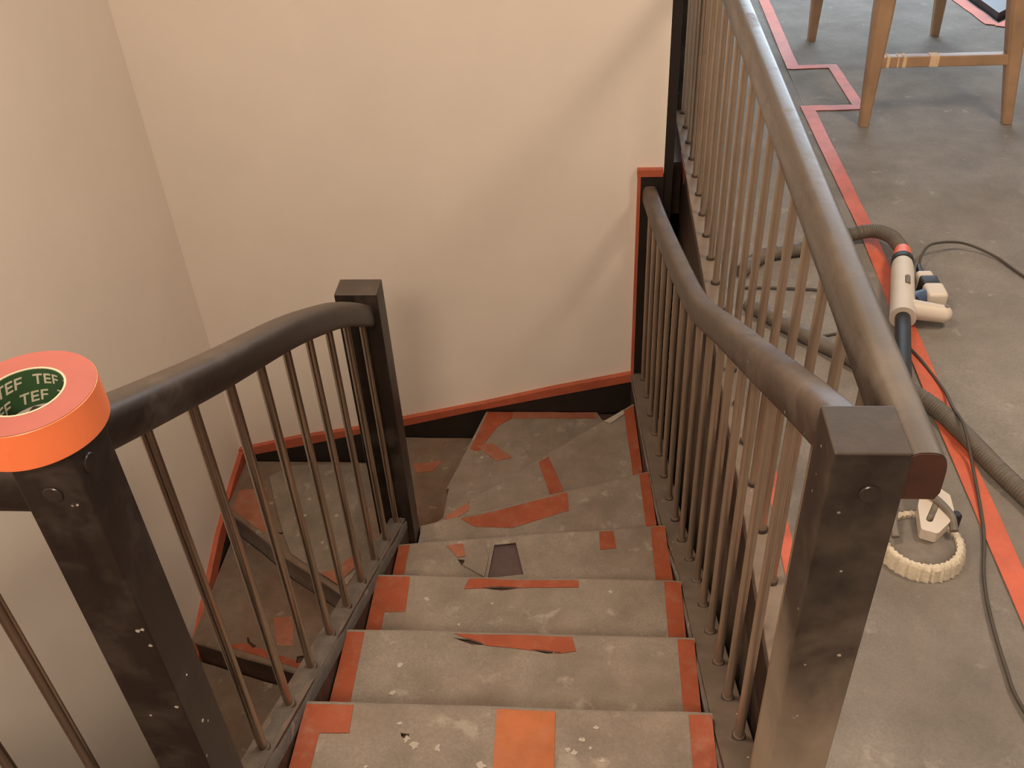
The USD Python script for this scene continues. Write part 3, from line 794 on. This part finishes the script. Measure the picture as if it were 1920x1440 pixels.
# ------------------------------------------------------------------ wooden table legs at the top right
tb = thing('wooden_table', 'light wooden table with tapered legs and a paint-worn crossbar, standing on the felt', 'table', (1.35, 4.27, 0))


def leg(x, y, xt, yt, zt=0.70, r0=0.018, r1=0.035):
    rings = []
    for s in np.linspace(0, 1, 9):
        c = np.array((x + (xt - x) * s, y + (yt - y) * s, 0.011 + (zt - 0.011) * s))
        r = r0 + (r1 - r0) * min(1, s * 1.5)
        q = 0.3 * r
        rings.append(c + np.array([(-r, -r + q, 0), (-r + q, -r, 0), (r - q, -r, 0), (r, -r + q, 0), (r, r - q, 0), (r - q, r, 0), (-r + q, r, 0), (-r, r - q, 0)]))
    return loft(rings)


for a in ((1.085, 3.75, 1.083, 3.77), (1.636, 3.75, 1.53, 3.77), (1.060, 4.775, 1.06, 4.76), (1.645, 4.80, 1.60, 4.76)):
    obj('leg', leg(*a), 'oak', tb)
obj('table_top', box(0.98, 1.72, 3.66, 4.88, 0.70, 0.735, 0.004), 'oak', tb)
obj('apron', box(1.10, 1.51, 3.76, 3.78, 0.61, 0.70, 0.002), 'oak', tb)
bar = obj('crossbar', box(1.095, 1.60, 3.735, 3.775, 0.246, 0.287, 0.004), 'oak', tb)
for x, wd in ((1.125, 0.012), (1.185, 0.014), (1.285, 0.034), (1.165, 0.006)):
    obj('worn_patch', box(x, x + wd, 3.7335, 3.776, 0.247, 0.2885, 0.001), 'bare_wood', bar, label='pale worn patch on the crossbar')
obj('crossbar', box(1.085, 1.62, 4.755, 4.795, 0.246, 0.287, 0.004), 'oak', tb)

# ------------------------------------------------------------------ drywall sander lying beside the guard
sn = thing('drywall_sander', 'white and black long-handled wall sander with a bristle-ringed head, lying along the guard rail', 'power tool', (0.83, 2.0, 0.01))
ax0, ax1 = np.array((0.945, 2.600, 0.062)), np.array((0.872, 2.300, 0.062))
d = (ax1 - ax0) / np.linalg.norm(ax1 - ax0)
at = lambda s: ax0 + d * s
LEN = np.linalg.norm(ax1 - ax0)
obj('hose_collar', tube([at(-0.075), at(-0.05), at(-0.015)], 0.03, 20, [0.024, 0.027, 0.029]), 'tool_orange', sn, label='orange hose collar')
obj('seal_ring', tube([at(-0.018), at(0.004)], 0.032, 20), 'tool_dark', sn)
hb = obj('body', tube([at(0.0), at(0.01), at(0.05), at(LEN * 0.7), at(LEN)], 0.034, 24, [0.026, 0.030, 0.033, 0.034, 0.036]), 'tool_white', sn)
obj('switch', tube([at(0.135) + (0.008, 0, 0.031), at(0.175) + (0.008, 0, 0.031)], 0.008, 10), 'tool_grey', hb, label='dark oval switch')
bx = m3.Manifold.batch_hull([m3.Manifold.sphere(0.030, 20).translate((0.893, 2.352, 0.060)), m3.Manifold.sphere(0.026, 20).translate((0.992, 2.335, 0.052))])
arm = obj('gear_arm', bx, 'tool_white', sn)
obj('screw', lathe([(0, 0.0745), (0.006, 0.0745), (0.006, 0.0795), (0, 0.0795)], 14, (0.998, 2.335, 0)), 'tool_grey', arm)
obj('motor_housing', box(0.962, 1.020, 2.385, 2.455, 0.022, 0.085, 0.010), 'tool_white', sn)
obj('motor_vent', box(0.966, 1.016, 2.455, 2.502, 0.024, 0.080, 0.006), 'tool_dark', sn)
obj('motor_cap', box(0.966, 1.014, 2.502, 2.540, 0.022, 0.074, 0.009), 'tool_white', sn)
obj('motor_neck', tube([(0.925, 2.39, 0.055), (0.945, 2.41, 0.055), (0.968, 2.42, 0.055)], 0.024, 16), 'tool_blue', sn)
obj('strain_relief', tube([(0.990, 2.538, 0.05), (0.992, 2.58, 0.05), (1.0, 2.61, 0.045)], 0.009, 10, [0.012, 0.010, 0.007]), 'tool_dark', sn)
pole0, pole1 = at(LEN * 0.97), np.array((0.700, 1.600, 0.075))
obj('pole', tube([pole0, pole0 * 0.5 + pole1 * 0.5, pole1], 0.021, 18), 'tool_dark', sn)
hc = np.array((0.713, 1.478))
obj('fork', join([tube(curve([pole1 + (0, 0.02, 0), (0.672, 1.56, 0.085), (0.652, 1.50, 0.080), (0.650, 1.462, 0.066)], 16), 0.009, 10),
                  tube(curve([pole1 + (0, 0.02, 0), (0.745, 1.575, 0.085), (0.775, 1.52, 0.080), (0.777, 1.482, 0.066)], 16), 0.009, 10)]), 'tool_grey', sn)
obj('fork_sleeve', tube([(0.662, 1.585, 0.090), (0.650, 1.53, 0.090)], 0.005, 10), 'window_white', sn)
ring = []
for i in range(120):
    a = 2 * math.pi * i / 120
    r = 0.0885 + 0.0018 * math.sin(a * 37) + 0.001 * math.sin(a * 61)
    ring.append(np.array([(hc[0] + q * math.cos(a), hc[1] + q * math.sin(a), z) for q, z in ((r - 0.017, 0.010), (r + 0.004, 0.010), (r, 0.040), (r - 0.006, 0.046), (r - 0.017, 0.044))]))
ring.append(ring[0])
obj('bristle_ring', loft(ring), 'bristle', sn, label='pale bristle skirt around the sanding head')
obj('sanding_plate', lathe([(0, 0.016), (0.070, 0.016), (0.0705, 0.036), (0.058, 0.046), (0.030, 0.050), (0, 0.050)], 48, (hc[0], hc[1], 0)), 'tool_grey', sn)
brk = sg.Polygon([(0.712, 1.478), (0.732, 1.470), (0.762, 1.500), (0.780, 1.535), (0.784, 1.575), (0.766, 1.600), (0.740, 1.588), (0.722, 1.540)]).buffer(0.008)
slot = sg.LineString([(0.728, 1.502), (0.754, 1.548)]).buffer(0.007)
obj('bracket', prism(brk.difference(slot), 2, 0.052, 0.080), 'tool_white', sn, label='white bracket with a slot')
obj('knob', lathe([(0, 0.010), (0.012, 0.010), (0.012, 0.05), (0.008, 0.056), (0, 0.056)], 16, (0.803, 1.545, 0)), 'tool_dark', sn)


def ribbed(path, r, pitch=0.008):
    path = np.array(path)
    s = np.r_[0, np.cumsum(np.linalg.norm(np.diff(path, axis=0), axis=1))]
    return tube(path, r, 16, [r * (1 + 0.05 * math.sin(2 * math.pi * q / pitch)) for q in s])


hz = 0.032
h1 = curve([(0.462, 2.60, hz), (0.55, 2.70, hz), (0.684, 2.745, hz), (0.80, 2.80, hz + 0.006), (0.90, 2.815, hz + 0.02), (0.948, 2.775, 0.058), (0.960, 2.71, 0.062), tuple(at(-0.0765))], 220)
obj('vacuum_hose', ribbed(h1, 0.022), 'hose_grey', label='thick grey vacuum hose bending from the top of the sander back under the guard rail', cat='hose', group='vacuum hoses on the floor felt')
h2 = curve([(0.462, 2.42, hz), (0.60, 2.26, hz), (0.75, 2.10, hz), (0.858, 1.96, hz), (0.906, 1.85, hz), (0.945, 1.727, hz), (0.985, 1.62, hz), (1.05, 1.45, hz), (1.2, 1.2, hz)], 260)
obj('vacuum_hose', ribbed(h2, 0.022), 'hose_grey', label='thick grey vacuum hose lying across the orange floor tape towards the right edge', cat='hose', group='vacuum hoses on the floor felt')
c1 = curve([(1.0, 2.61, 0.045), (1.02, 2.66, 0.055), (1.065, 2.715, 0.06), (1.17, 2.755, 0.04), (1.257, 2.71, 0.02), (1.305, 2.60, 0.017), (1.40, 2.38, 0.017), (1.6, 2.1, 0.017)], 80)
obj('power_cord', tube(c1, 0.0042, 8), 'cord_grey', label='thin grey power cord arching right from the top of the sander motor', cat='cord', group='power cords on the floor felt')
c2 = curve([(0.63, 2.27, 0.017), (0.76, 2.30, 0.017), (0.845, 2.26, 0.017), (0.884, 2.198, 0.019), (0.917, 2.033, 0.019), (0.905, 1.93, 0.045), (0.899, 1.83, 0.066), (0.899, 1.74, 0.03), (0.867, 1.54, 0.017), (0.825, 1.40, 0.017), (0.806, 1.30, 0.017), (0.795, 1.175, 0.017), (0.797, 1.08, 0.017), (0.85, 0.85, 0.017)], 130)
obj('power_cord', tube(c2, 0.0040, 8), 'cord_grey', label='thin dark power cord running along the long floor tape towards the bottom right', cat='cord', group='power cords on the floor felt')
c3 = curve([(0.455, 2.535, 0.017), (0.58, 2.53, 0.017), (0.71, 2.51, 0.017), (0.80, 2.43, 0.017), (0.80, 2.33, 0.018)], 40)
obj('power_cord', tube(c3, 0.0046, 8), 'cord_grey', label='short dark cord on the felt seen straight through the guard balusters', cat='cord', group='power cords on the floor felt')
